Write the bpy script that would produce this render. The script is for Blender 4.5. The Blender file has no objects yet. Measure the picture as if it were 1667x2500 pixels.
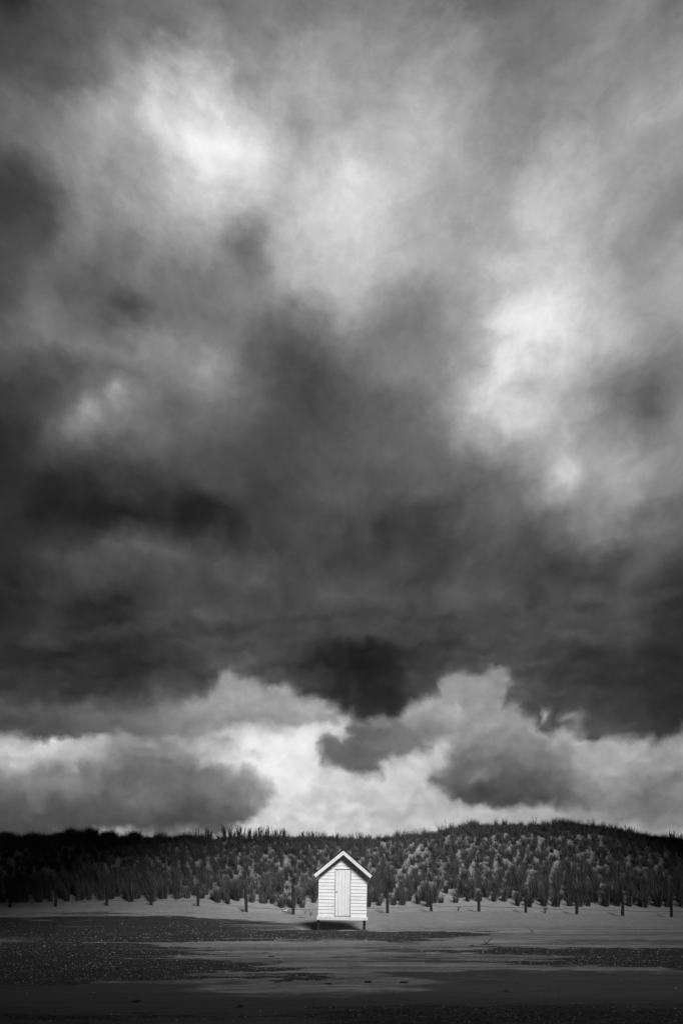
import bpy, bmesh, math, random
import numpy as np
from mathutils import Vector, Matrix, noise as mn

R = math.radians
random.seed(7); rng = np.random.default_rng(7)
sc = bpy.context.scene

# ------------------------------------------------------------------ camera (level, lens shifted up)
F, CX, HOR, CAMZ = 1667.0, 833.5, 2169.0, 1.58          # focal length, centre column and horizon row of the 1667x2500 photo
cam_d = bpy.data.cameras.new('camera'); cam = bpy.data.objects.new('camera', cam_d)
sc.collection.objects.link(cam); sc.camera = cam
cam_d.sensor_fit = 'HORIZONTAL'; cam_d.sensor_width = 24; cam_d.lens = 24
cam_d.shift_y = (HOR - 1250) / 1667
cam_d.clip_end = 4000
cam.location = (0, 0, CAMZ); cam.rotation_euler = (R(90), 0, 0)
sc.view_settings.view_transform = 'Standard'; sc.view_settings.look = 'None'
sc.view_settings.exposure = 0; sc.view_settings.gamma = 1

# ------------------------------------------------------------------ sun: behind the camera and to its right
SUN_EL, SUN_AZ = 40.0, 19.0
sd = Vector((math.sin(R(SUN_AZ)) * math.cos(R(SUN_EL)), -math.cos(R(SUN_AZ)) * math.cos(R(SUN_EL)), math.sin(R(SUN_EL))))
ld = bpy.data.lights.new('sun', 'SUN'); ld.energy = 5.0; ld.angle = R(16); ld.color = (1, 1, 1)
lo = bpy.data.objects.new('sun', ld); sc.collection.objects.link(lo)
lo.rotation_euler = sd.to_track_quat('Z', 'Y').to_euler()

_pr = np.random.default_rng(11); _PT = _pr.permutation(512); _PG = _pr.uniform(0, 2*math.pi, 512)
def vnoise(x, y, s, seed=0.0):
    """2-D gradient noise, about -1..1"""
    x = np.asarray(x, float)*s + seed*17.3; y = np.asarray(y, float)*s + seed*5.1
    xi, yi = np.floor(x).astype(int), np.floor(y).astype(int); fx, fy = x-xi, y-yi
    u, v_ = fx*fx*fx*(fx*(fx*6-15)+10), fy*fy*fy*(fy*(fy*6-15)+10)
    def g(ix, iy, dx, dy):
        h = _PG[(_PT[(ix) & 511] + iy) & 511]; return np.cos(h)*dx + np.sin(h)*dy
    n0 = g(xi, yi, fx, fy)*(1-u) + g(xi+1, yi, fx-1, fy)*u; n1 = g(xi, yi+1, fx, fy-1)*(1-u) + g(xi+1, yi+1, fx-1, fy-1)*u
    return (n0*(1-v_) + n1*v_)*1.5
def fbm(x, y, s, seed=0.0, oct_=4):
    return sum(vnoise(x, y, s*2**k, seed+k*3.3)/2**k for k in range(oct_))
# ------------------------------------------------------------------ sky: a cloud cover written in azimuth / elevation
XS = np.linspace(0, 1667, 17)
UP = {
 0:   [45,78,92,105,110,112,112,118,123,128,118,105,108,115,125,128,110],
 70:  [65,80,95,108,116,128,128,132,138,135,130,125,112,122,130,130,135],
 140: [75,88,98,132,148,155,140,150,152,150,150,145,120,125,130,135,145],
 210: [90,95,120,160,185,200,165,165,165,165,160,148,128,135,138,145,155],
 280: [108,125,145,175,203,212,198,165,165,170,172,155,135,135,142,155,150],
 350: [85,125,140,170,200,236,226,180,180,185,175,165,148,160,165,155,150],
 420: [70,105,152,158,182,225,218,188,208,192,172,162,168,180,172,152,140],
 490: [70,85,138,160,170,205,182,188,212,202,172,160,182,190,174,150,130],
 560: [75,84,128,122,155,188,150,190,210,190,178,160,175,188,168,146,142],
 630: [75,95,105,110,126,145,115,178,192,182,170,160,192,190,168,146,155],
 700: [70,105,90,110,115,125,140,160,185,160,150,175,205,200,180,160,155],
 770: [85,110,105,88,110,115,120,110,158,128,130,165,230,232,190,150,155],
 840: [95,115,120,135,130,120,100,88,122,120,120,155,222,222,190,165,135],
 910: [70,80,95,110,120,140,100,80,93,118,125,170,208,195,165,130,110],
 980: [60,75,105,135,105,115,95,78,88,100,125,190,218,185,155,108,125],
 1050:[45,70,125,108,105,105,85,78,88,100,118,162,175,175,130,112,130],
 1120:[45,65,72,80,92,82,75,78,85,95,105,110,132,165,155,140,135],
 1190:[50,45,50,60,60,72,75,75,80,80,90,92,105,150,150,145,125],
 1260:[50,38,36,38,40,42,70,72,72,75,72,82,100,130,125,120,100],
 1330:[50,62,60,90,78,72,68,68,65,72,75,75,85,98,105,105,95],
 1400:[52,62,78,72,75,75,78,75,74,72,70,80,78,72,78,85,65],
 1470:[45,52,48,55,65,72,75,80,80,82,80,80,75,72,75,72,55],
 1540:[50,60,52,58,70,68,70,70,68,68,65,68,70,75,72,65,52]}
DECK = {1540: UP[1540],
 1600:[52,55,48,50,60,75,78,62,45,48,62,68,70,68,60,52,45],
 1660:[55,55,50,55,70,85,85,72,42,45,75,80,85,72,60,52,48],
 1720:[75,70,65,70,85,95,95,75,48,50,80,90,85,70,68,58,50],
 1790:[95,95,90,90,95,100,100,90,60,60,90,100,90,78,80,68,58]}
BASE = {1540:[110]*17,
 1640:[110,110,110,110,120,130,130,135,140,150,150,140,130,120,120,130,130],
 1700:[110,115,120,140,150,155,155,160,165,165,160,150,140,130,130,130,135],
 1760:[120,130,140,155,160,165,175,180,190,180,150,150,150,150,150,150,150],
 1800:[165,190,170,140,138,180,242,228,200,190,175,165,165,175,175,170,165],
 1850:[165,195,165,135,140,190,250,222,202,198,195,175,165,165,165,160,155],
 1900:[130,150,140,130,130,165,250,222,208,205,200,185,175,168,155,138,140],
 1960:[80,85,85,80,80,95,205,214,205,195,190,182,172,165,158,122,130],
 2010:[72,75,85,120,110,130,198,208,200,196,190,185,175,165,152,130,138],
 2050:[80,90,150,165,158,195,215,212,202,198,195,188,176,160,150,150,158]}

def interp_cubic(a, t):
    """Catmull-Rom along axis 0 of a at fractional rows t (1-D)"""
    i = np.clip(np.floor(t).astype(int), 0, len(a) - 2); f = t - i
    n = len(a) - 1
    p0, p1, p2, p3 = a[np.clip(i-1,0,n)], a[i], a[np.clip(i+1,0,n)], a[np.clip(i+2,0,n)]
    return p1 + 0.5*f*(p2-p0+f*(2*p0-5*p1+4*p2-p3+f*(3*(p1-p2)+p3-p0)))

def table(T, x, y):
    ys = np.array(sorted(T)); A = np.array([T[k] for k in ys], float)
    tx = np.clip(x / 1667 * 16, 0, 16); ty = np.interp(y, ys, np.arange(len(ys)))
    out = np.empty(len(x))
    n0, n1 = len(ys) - 1, 16
    def cr(p0, p1, p2, p3, f): return p1 + 0.5*f*(p2-p0+f*(2*p0-5*p1+4*p2-p3+f*(3*(p1-p2)+p3-p0)))
    iy = np.clip(np.floor(ty).astype(int), 0, n0-1); fy = ty - iy
    ix = np.clip(np.floor(tx).astype(int), 0, n1-1); fx = tx - ix
    rows = []
    for dy in (-1, 0, 1, 2):
        r = np.clip(iy+dy, 0, n0)
        rows.append(cr(A[r, np.clip(ix-1,0,n1)], A[r, ix], A[r, np.clip(ix+1,0,n1)], A[r, np.clip(ix+2,0,n1)], fx))
    return cr(*rows, fy)

def sst(e0, e1, x):
    t = np.clip((x - e0) / (e1 - e0), 0, 1); return t*t*(3-2*t)

def poly_mask(x, y, pts, soft):
    p = np.array(pts, float); q = np.roll(p, -1, 0)
    d = np.full(len(x), 1e9); ins = np.zeros(len(x), bool)
    for (ax, ay), (bx, by) in zip(p, q):
        ex, ey = bx-ax, by-ay
        t = np.clip(((x-ax)*ex + (y-ay)*ey) / (ex*ex+ey*ey+1e-9), 0, 1)
        d = np.minimum(d, np.hypot(x-ax-t*ex, y-ay-t*ey))
        c = ((ay > y) != (by > y)) & (x < ex*(y-ay)/(ey if ey else 1e-9) + ax)
        ins ^= c
    return sst(-soft, soft, np.where(ins, d, -d))

def p7(l): return [(a/1.88, 1500+b/1.88) for a, b in l]
def p8(l): return [(834+a/1.88, 1500+b/1.88) for a, b in l]
DECK_EDGE = [(-400,1712),(0,1710),(110,1705),(250,1725),(380,1718),(430,1700),(500,1690),(515,1668),(530,1642),(560,1630),(610,1650),(650,1668),(700,1670),(740,1690),(790,1710),(834,1725),(870,1750),(905,1762),(950,1748),(1000,1722),(1035,1695),(1080,1685),(1095,1655),(1130,1648),(1165,1650),(1190,1625),(1230,1640),(1240,1680),(1210,1720),(1260,1735),(1300,1750),(1310,1795),(1350,1805),(1400,1790),(1440,1810),(1480,1795),(1530,1795),(1600,1800),(1667,1785),(2100,1780)]
BLOBS = [ # x, y, rx, ry, amount (display units) : bright tears and dark lumps
 (370,165,30,48,34),(380,235,40,60,20),(488,325,22,18,22),(560,355,30,10,16),(545,345,50,10,14,-12),(500,420,22,20,26),(530,425,50,8,16,-40),(620,372,26,16,16),(472,300,10,26,22),(560,390,40,16,-12,-35),(600,330,40,60,12,-60),(700,300,26,90,-14,-55),(760,330,60,20,8,-40),(560,440,40,30,10),(430,170,60,40,8),(250,250,50,70,10,30),(520,80,120,30,-8),(640,60,60,30,8),
 (330,390,60,40,-18),(545,520,50,30,-14),(620,545,60,40,-20),(670,600,35,35,30),(60,440,50,60,-12),(110,470,18,60,-10),
 (840,450,50,60,14),(1010,320,30,50,8),(1300,500,70,50,8),(1010,540,60,60,-4),
 (1262,800,34,52,14,10),(1330,822,42,12,20,22),(1240,880,75,20,32,42),(1215,900,60,14,16,42),(1205,950,50,16,24,35),(1330,880,70,20,-22,42),(1285,925,40,14,-12,40),(1180,900,60,16,-14,42),(1165,975,26,12,18),(1310,745,50,26,10),(1130,985,30,16,14),(1150,1030,26,14,-10),(1230,1020,30,20,14),
 (1290,670,50,12,-24),(1230,640,60,15,8),(1385,1155,28,22,45),(1372,1080,14,26,25),(1420,1120,30,12,14),(1300,1195,50,14,22),(1230,1215,40,8,12),
 (1245,950,30,20,-5),(1340,945,18,12,-16),(1480,960,60,45,-22),(1560,1000,60,50,-10),(1520,1170,20,90,10),(1515,1260,14,20,16),
 (230,990,32,16,38),(280,968,36,14,30),(195,1015,22,22,28),(255,1025,28,14,-18),(520,910,26,26,22),(345,815,20,30,-10),(340,845,40,20,12),(200,860,26,22,14),
 (300,740,70,24,-18),(440,690,60,30,-12),(350,625,20,22,26),(120,890,60,20,-20),
 (185,1385,22,12,26),(340,1318,50,10,14),(600,1345,60,12,8),(960,1430,40,14,12),(930,1270,50,22,-10),(1440,1430,26,8,-12),(1450,1450,30,14,12),
 (700,830,60,50,-10),(760,960,80,60,-4),(905,1615,70,45,-8),(860,1690,10,30,10),(640,1010,50,60,-8)]

def sky_L(x, y):
    lo_ = sst(1500, 1660, y); x0_, y0_ = x, y
    x = x0_ + (6 + 12*lo_)*fbm(x0_, y0_*1.3, 1/70, 1.1) + 14*(1-lo_)*vnoise(x0_, y0_, 1/130, 8.2)
    y = y0_ + (8 + 5*lo_)*fbm(x0_, y0_*1.3, 1/60, 2.7) + 12*(1-lo_)*vnoise(x0_, y0_, 1/110, 9.6)
    deck = np.where(y < 1540, table(UP, x, y), table(DECK, x, y))
    low = table(BASE, x, y)
    # grey band hanging under the dark deck on the left
    band = [(-400,1600),(840,1600),(834,1776),(800,1773),(650,1762),(620,1765),(590,1778),(540,1791),(440,1791),(340,1784),(270,1787),(215,1806),(80,1803),(0,1772),(-400,1770)]
    m = poly_mask(x, y, band, 9); bv = np.interp(x, [0,150,300,500,700,840], [80,92,112,150,158,160]) - sst(1720,1775,y)*10
    low = low*(1-m) + bv*m
    # low cumulus on the left
    c1 = p7([(-400,740),(0,735),(60,745),(150,700),(220,720),(300,750),(340,700),(400,655),(470,600),(560,610),(640,650),(700,640),(800,655),(900,650),(980,690),(1050,712),(1130,700),(1190,720),(1222,775),(1210,850),(1170,920),(1100,960),(1000,980),(900,985),(700,988),(480,975),(400,1010),(-400,1010)])
    m = poly_mask(x, y, c1, np.where(y > 1960, 14, 34) - 12*sst(1150/1.88, 1190/1.88, x)*.3)
    cv = np.interp(y, [1810,1860,1920,1990,2030], [138,116,104,84,74]) + sst(470,640,x)*38*sst(2015,1960,y) + sst(250,60,x)*12*sst(1960,1880,y) + 30*np.exp(-((x-110)/70)**2-((y-1920)/28)**2) + 30*np.exp(-((x-240)/50)**2-((y-1845)/28)**2) - 16*np.exp(-(((x-400)*.94+(y-1850)*.34)/110)**2-((-(x-400)*.34+(y-1850)*.94)/12)**2)+ 18*np.exp(-((x-370)/40)**2-((y-1960)/28)**2) - 14*np.exp(-((x-330)/60)**2-((y-1860)/50)**2)
    low = low*(1-m) + cv*m
    for bx, by, rx, ry, a in [(130,1815,30,6,30),(165,1885,12,10,30),(490,1812,14,14,26),(415,1803,26,9,22),(330,1808,90,4,16),(540,1812,26,10,-30),(690,1830,40,26,25),(610,1866,40,9,30),(660,1900,10,35,25),(620,1836,36,9,-45),(570,1880,14,8,20),(540,1858,20,9,18),
                              (1085,1815,8,8,35),(855,1800,8,22,30),(710,1960,22,12,20),(1650,1900,60,20,-25),(1600,1985,120,40,-8),(1480,2035,120,8,28),(760,1950,40,12,-15),(880,1945,60,8,-18),(940,1985,120,6,-14),(300,2028,60,6,30)]:
        low = low + a*np.exp(-((x-bx)/rx)**2-((y-by)/ry)**2)
    # ragged cloud below the deck in the middle
    c2 = [(772,1812),(776,1845),(800,1868),(835,1880),(860,1892),(880,1897),(912,1890),(928,1868),(970,1848),(1010,1838),(1050,1812),(1092,1795),(1130,1760),(1120,1720),(1060,1735),(980,1748),(930,1765),(860,1765),(850,1800),(830,1815),(805,1800)]
    m = poly_mask(x, y, c2, 11); cv = np.interp(x, [770,850,950,1060,1120], [108,98,112,132,155]) + 30*sst(1780,1730,y)*sst(900,1000,x)
    low = low*(1-m) + cv*m
    # low cumulus on the right
    c3 = p8([(368,770),(460,725),(480,650),(482,590),(560,540),(640,510),(720,480),(820,490),(880,560),(980,590),(1080,590),(1200,570),(1250,640),(1280,720),(1322,820),(1300,880),(1240,905),(1150,885),(1100,890),(1000,893),(900,882),(780,878),(660,888),(560,870),(480,842),(450,800),(385,800)])
    m = poly_mask(x, y, c3, np.where(y < 1850, 18, 12))
    cv = np.interp(y, [1770,1810,1860,1920,1965,1985], [158,140,112,88,72,82]) + sst(1340,1450,x)*np.interp(y,[1800,1880,1950],[18,50,52]) + 28*np.exp(-((x-1180)/34)**2-((y-1897)/20)**2) + 16*sst(1120,1085,x)
    low = low*(1-m) + cv*m
    # the dark deck itself
    m = poly_mask(x, y, [(-400,-3000)] + DECK_EDGE + [(2100,-3000)], np.interp(x, [0,300,480,560,700,900,1020,1100,1500,1667],[38,34,14,12,16,24,16,10,14,24]))
    m = m * (1 - 0.75*np.exp(-((x-1337)/14)**2-((y-1752)/18)**2)) * (1 - 0.5*np.exp(-((x-1400)/14)**2-((y-1768)/20)**2))
    L = low*(1-m) + deck*m
    L = L + 75*np.exp(-((x-1337)/9)**2-((y-1752)/13)**2) + 40*np.exp(-((x-1402)/7)**2-((y-1770)/12)**2)
    bd_ = sst(1100, 1250, y)*sst(1760, 1600, y)*m
    L = L*(1 + bd_*(.17*fbm(x0_/5.5 + .35*y0_, y0_, 1/48, 12.2, 4) + .10*fbm(x0_/3, y0_, 1/26, 13.4, 2)))
    for bx, by, rx, ry, a, *ro in BLOBS:
        c, s_ = (math.cos(R(ro[0])), math.sin(R(ro[0]))) if ro else (1, 0)
        L = L + a*np.exp(-(((x-bx)*c-(y-by)*s_)/rx)**2-(((x-bx)*s_+(y-by)*c)/ry)**2)
    n_ = fbm(x0_+.5*y0_, y0_-.2*x0_, 1/150, 5.5, 4); b_ = np.abs(fbm(x0_, y0_*1.5, 1/75, 6.1, 3))
    L = L*(1 + .07*n_*(1-.3*lo_) + .10*lo_*(b_-.35) + .05*lo_*fbm(x0_, y0_*2.6, 1/40, 4.4, 2))
    return np.clip(L, 20, 254) / 255

NSEG, NST, AZ0, AZ1 = 4, 32, R(-28.5), R(28.5)
ELS, EL0, D1, D2 = R(2.5), R(21.9), R(0.46), R(1.15)
NLOW = int(round((EL0-ELS)/D1)); D1 = (EL0-ELS)/NLOW
NTOT = NLOW + int(math.ceil(R(31.5)/D2)) + 1
while NTOT % 3: NTOT += 1
row_el = [ELS + D1*i if i <= NLOW else EL0 + D2*(i-NLOW) for i in range(NTOT)]

world = bpy.data.worlds.new("World"); sc.world = world; world.use_nodes = True
wt = world.node_tree; wt.nodes.clear()
def N(t, **kw):
    n = wt.nodes.new(t)
    for k, v in kw.items(): setattr(n, k, v)
    return n
def put(sock, v):
    if isinstance(v, bpy.types.NodeSocket): wt.links.new(v, sock)
    elif v is not None: sock.default_value = v
def M(op, a, b=None, c=None, clamp=False):
    n = N('ShaderNodeMath', operation=op, use_clamp=clamp)
    for i, v in enumerate((a, b, c)):
        if v is not None: put(n.inputs[i], v)
    return n.outputs[0]
def V(op, a, b=None, out=0):
    n = N('ShaderNodeVectorMath', operation=op)
    put(n.inputs[0], a)
    if b is not None: put(n.inputs[1], b)
    return n.outputs[out]
def smooth(x, e0, e1):
    n = N('ShaderNodeMapRange', interpolation_type='SMOOTHSTEP')
    put(n.inputs['Value'], x); n.inputs['From Min'].default_value = e0; n.inputs['From Max'].default_value = e1
    return n.outputs[0]
tc = N('ShaderNodeTexCoord').outputs['Generated']
def wnoise(vec, scale, detail=6, rough=0.55, dist=0.0):
    n = N('ShaderNodeTexNoise'); n.inputs['Scale'].default_value = scale; n.inputs['Detail'].default_value = detail
    n.inputs['Roughness'].default_value = rough; n.inputs['Distortion'].default_value = dist
    put(n.inputs['Vector'], vec); return n
sx = N('ShaderNodeSeparateXYZ'); put(sx.inputs[0], tc)
az_ = M('ARCTAN2', sx.outputs[0], sx.outputs[1]); el_ = M('ARCSINE', sx.outputs[2])
# the edges of the clouds are frayed by warping the direction
pc = N('ShaderNodeCombineXYZ'); put(pc.inputs[0], az_); put(pc.inputs[1], M('MULTIPLY', M('TANGENT', M('MINIMUM', el_, 1.45)), 0.95)); pv = pc.outputs[0]
wp = wnoise(pv, 11, 3, 0.5); wq = wnoise(V('ADD', pv, (3.1, 1.7, 5.2)), 36, 5, 0.58)
ww = V('ADD', V('MULTIPLY', V('SUBTRACT', wp.outputs['Color'], (.5,.5,.5)), (.045,.032,0)), V('MULTIPLY', V('SUBTRACT', wq.outputs['Color'], (.5,.5,.5)), (.03,.024,0)))
ws = N('ShaderNodeSeparateXYZ'); put(ws.inputs[0], ww)
az = M('ADD', az_, ws.outputs[0]); el = M('ADD', el_, ws.outputs[1])
uu = M('DIVIDE', M('SUBTRACT', az, AZ0), AZ1-AZ0, clamp=True); us = M('MULTIPLY', uu, float(NSEG))
fac = [M('SUBTRACT', us, float(k), clamp=True) for k in range(NSEG)]
v = M('ADD', M('DIVIDE', M('SUBTRACT', M('MINIMUM', el, EL0), ELS), D1), M('DIVIDE', M('MAXIMUM', M('SUBTRACT', el, EL0), 0.0), D2))
v = M('MINIMUM', M('MAXIMUM', v, 0.0), float(NTOT-1))
cmb = N('ShaderNodeCombineXYZ')
for i in range(3): put(cmb.inputs[i], v)
vv = cmb.outputs[0]
GRID = np.zeros((NTOT, NSEG, NST))
AZG = np.array([AZ0 + (AZ1-AZ0)*(k + np.arange(NST)/(NST-1))/NSEG for k in range(NSEG)])
ELG = np.array(row_el)[:, None, None] + 0*AZG[None]; AZG = AZG[None] + 0*ELG
GRID = sky_L((CX + F*np.tan(AZG)).ravel(), (HOR - F*np.tan(ELG)/np.cos(AZG)).ravel()).reshape(ELG.shape)
def rows_group(t):
    """three rows of the cover: ramps over the azimuth, weighted by the elevation (a small node group of its own)"""
    g_ = bpy.data.node_groups.new('cloud_rows', 'ShaderNodeTree')
    for k in range(NSEG):
        g_.interface.new_socket(f'az{k}', in_out='INPUT', socket_type='NodeSocketFloat')
    g_.interface.new_socket('row', in_out='INPUT', socket_type='NodeSocketFloat')
    for k in range(NSEG):
        g_.interface.new_socket(f'sum{k}', in_out='INPUT', socket_type='NodeSocketFloat')
    for k in range(NSEG):
        g_.interface.new_socket(f'out{k}', in_out='OUTPUT', socket_type='NodeSocketFloat')
    def nd(ty, **kw):
        n = g_.nodes.new(ty)
        for kk, vv_ in kw.items(): setattr(n, kk, vv_)
        return n
    def mt(op, *a, clamp=False):
        n = nd('ShaderNodeMath', operation=op, use_clamp=clamp)
        for i, v_ in enumerate(a):
            if isinstance(v_, bpy.types.NodeSocket): g_.links.new(v_, n.inputs[i])
            else: n.inputs[i].default_value = v_
        return n.outputs[0]
    gi = nd('NodeGroupInput'); go = nd('NodeGroupOutput')
    w = [mt('SUBTRACT', 1.0, mt('ABSOLUTE', mt('SUBTRACT', gi.outputs[NSEG], float(3*t+q))), clamp=True) for q in range(3)]
    for k in range(NSEG):
        n = nd('ShaderNodeValToRGB'); cr = n.color_ramp; cr.interpolation = 'LINEAR'
        for i in range(1, NST-1): cr.elements.new(i/(NST-1))
        for i, e in enumerate(cr.elements): e.color = (*[float(GRID[3*t+q, k, i]) for q in range(3)], 1)
        g_.links.new(gi.outputs[k], n.inputs[0])
        sp = nd('ShaderNodeSeparateColor'); g_.links.new(n.outputs[0], sp.inputs[0])
        acc = gi.outputs[NSEG+1+k]
        for q in range(3): acc = mt('MULTIPLY_ADD', sp.outputs[q], w[q], acc)
        g_.links.new(acc, go.inputs[k])
    return g_
sums = [0.0]*NSEG
for g_ in [rows_group(t) for t in range(NTOT//3)]:
    n = N('ShaderNodeGroup'); n.node_tree = g_
    for k in range(NSEG): put(n.inputs[k], fac[k]); put(n.inputs[NSEG+1+k], sums[k])
    put(n.inputs[NSEG], v)
    sums = [n.outputs[k] for k in range(NSEG)]
g = [M('GREATER_THAN', us, float(k)) for k in range(1, NSEG)]
L = M('MULTIPLY', sums[0], M('SUBTRACT', 1.0, g[0]))
for k in range(1, NSEG):
    L = M('MULTIPLY_ADD', sums[k], M('SUBTRACT', g[k-1], g[k]) if k < NSEG-1 else g[k-1], L)
# wisps: soft mottling of the vapour
n1 = wnoise(V('MULTIPLY', pv, (1, 1.15, 1)), 7, 10, 0.64, 0.7).outputs[0]; n2 = wnoise(pv, 24, 8, 0.66, 0.6).outputs[0]
n4 = wnoise(pv, 70, 5, 0.65, 0.8).outputs[0]
wis = M('ADD', M('MULTIPLY', M('SUBTRACT', n4, 0.5), 0.08), M('ADD', M('MULTIPLY', M('SUBTRACT', n1, 0.5), 0.34), M('MULTIPLY', M('SUBTRACT', n2, 0.5), M('ADD', 0.22, M('MULTIPLY', smooth(el_, R(20), R(12)), 0.03)))))
L = M('MULTIPLY', L, M('ADD', 1.0, wis))
L = M('SUBTRACT', L, M('MULTIPLY', smooth(L, 0.84, 1.15), 0.11))
# elsewhere in the sky: broken storm cloud over a pale sky
n3 = wnoise(V('MULTIPLY', tc, (1, 1, 1.8)), 2.6, 9, 0.55, 0.3).outputs[0]
Lo = M('ADD', 0.10, M('MULTIPLY', smooth(n3, 0.35, 0.75), 0.32))
inside = M('MULTIPLY', smooth(M('ABSOLUTE', az_), R(34), R(27.3)), smooth(el_, R(59), R(53)))
Lm = M('ADD', M('MULTIPLY', L, inside), M('MULTIPLY', Lo, M('SUBTRACT', 1.0, inside)))
lin = M('POWER', M('MAXIMUM', Lm, 0.0), 2.2)
skyt = N('ShaderNodeTexSky', sky_type='NISHITA', sun_disc=False, sun_elevation=R(SUN_EL), sun_rotation=R(180-SUN_AZ))
bw = N('ShaderNodeRGBToBW'); put(bw.inputs[0], skyt.outputs[0])
thin = M('MULTIPLY', M('MULTIPLY', smooth(n3, 0.62, 0.8), 0.35), M('SUBTRACT', 1.0, inside))     # thin places let the sky through
col = M('ADD', M('MULTIPLY', lin, 10.0), M('MULTIPLY', bw.outputs[0], thin))
bgn = N('ShaderNodeBackground'); bgn.inputs['Strength'].default_value = 0.1; put(bgn.inputs[0], col)
out = N('ShaderNodeOutputWorld'); put(out.inputs[0], bgn.outputs[0])

# ------------------------------------------------------------------ helpers
def tag(o, label=None, cat=None, group=None, kind=None):
    if label: o['label'] = label
    if cat: o['category'] = cat
    if group: o['group'] = group
    if kind: o['kind'] = kind
    return o
def empty(name, loc=(0,0,0), rot=(0,0,0)):
    o = bpy.data.objects.new(name, None); sc.collection.objects.link(o)
    o.location = loc; o.rotation_euler = rot; o.empty_display_size = 0.2; return o
def link(name, me, parent=None, mat=None, smooth_=False):
    if mat and not me.materials: me.materials.append(mat)
    if smooth_: me.polygons.foreach_set('use_smooth', [True]*len(me.polygons))
    o = bpy.data.objects.new(name, me); sc.collection.objects.link(o)
    if parent: o.parent = parent
    return o
def bm_obj(name, bm, mat, parent=None, smooth_=False):
    bmesh.ops.recalc_face_normals(bm, faces=bm.faces)
    me = bpy.data.meshes.new(name); bm.to_mesh(me); bm.free()
    return link(name, me, parent, mat, smooth_)
def quads_mesh(name, co, quads, mat=None, tone=None):
    me = bpy.data.meshes.new(name); n, q = len(co), len(quads)
    me.vertices.add(n); me.vertices.foreach_set('co', np.asarray(co, np.float32).ravel())
    me.loops.add(q*4); me.loops.foreach_set('vertex_index', np.asarray(quads, np.int32).ravel())
    me.polygons.add(q); me.polygons.foreach_set('loop_start', np.arange(q, dtype=np.int32)*4)
    me.update(calc_edges=True); me.validate()
    if tone is not None:
        a = me.attributes.new('straw', 'FLOAT', 'POINT'); a.data.foreach_set('value', np.asarray(tone, np.float32))
    if mat: me.materials.append(mat)
    return me
def box(bm, x0, x1, y0, y1, z0, z1, bevel=0.0, mtx=None):
    vs = [bm.verts.new((x, y, z)) for x in (x0, x1) for y in (y0, y1) for z in (z0, z1)]
    fs = [bm.faces.new([vs[i] for i in f]) for f in ((0,1,3,2),(4,6,7,5),(0,4,5,1),(2,3,7,6),(0,2,6,4),(1,5,7,3))]
    if bevel: bmesh.ops.bevel(bm, geom=list({e for f in fs for e in f.edges}), offset=bevel, segments=1, affect='EDGES')
    return vs
def tube(bm, pts, radii, seg=8, cap=True):
    rings = []
    for i, p in enumerate(pts):
        p = Vector(p); a = Vector(pts[max(i-1,0)]); b = Vector(pts[min(i+1,len(pts)-1)])
        t = (b-a).normalized(); s = t.cross(Vector((0,1,0)) if abs(t.y) < .9 else Vector((1,0,0))).normalized(); u = s.cross(t)
        rings.append([bm.verts.new(p + (s*math.cos(k*2*math.pi/seg) + u*math.sin(k*2*math.pi/seg))*radii[i]) for k in range(seg)])
    for r0, r1 in zip(rings, rings[1:]):
        for k in range(seg): bm.faces.new((r0[k], r0[(k+1)%seg], r1[(k+1)%seg], r1[k]))
    if cap: bm.faces.new(rings[0][::-1]); bm.faces.new(rings[-1])

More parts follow.
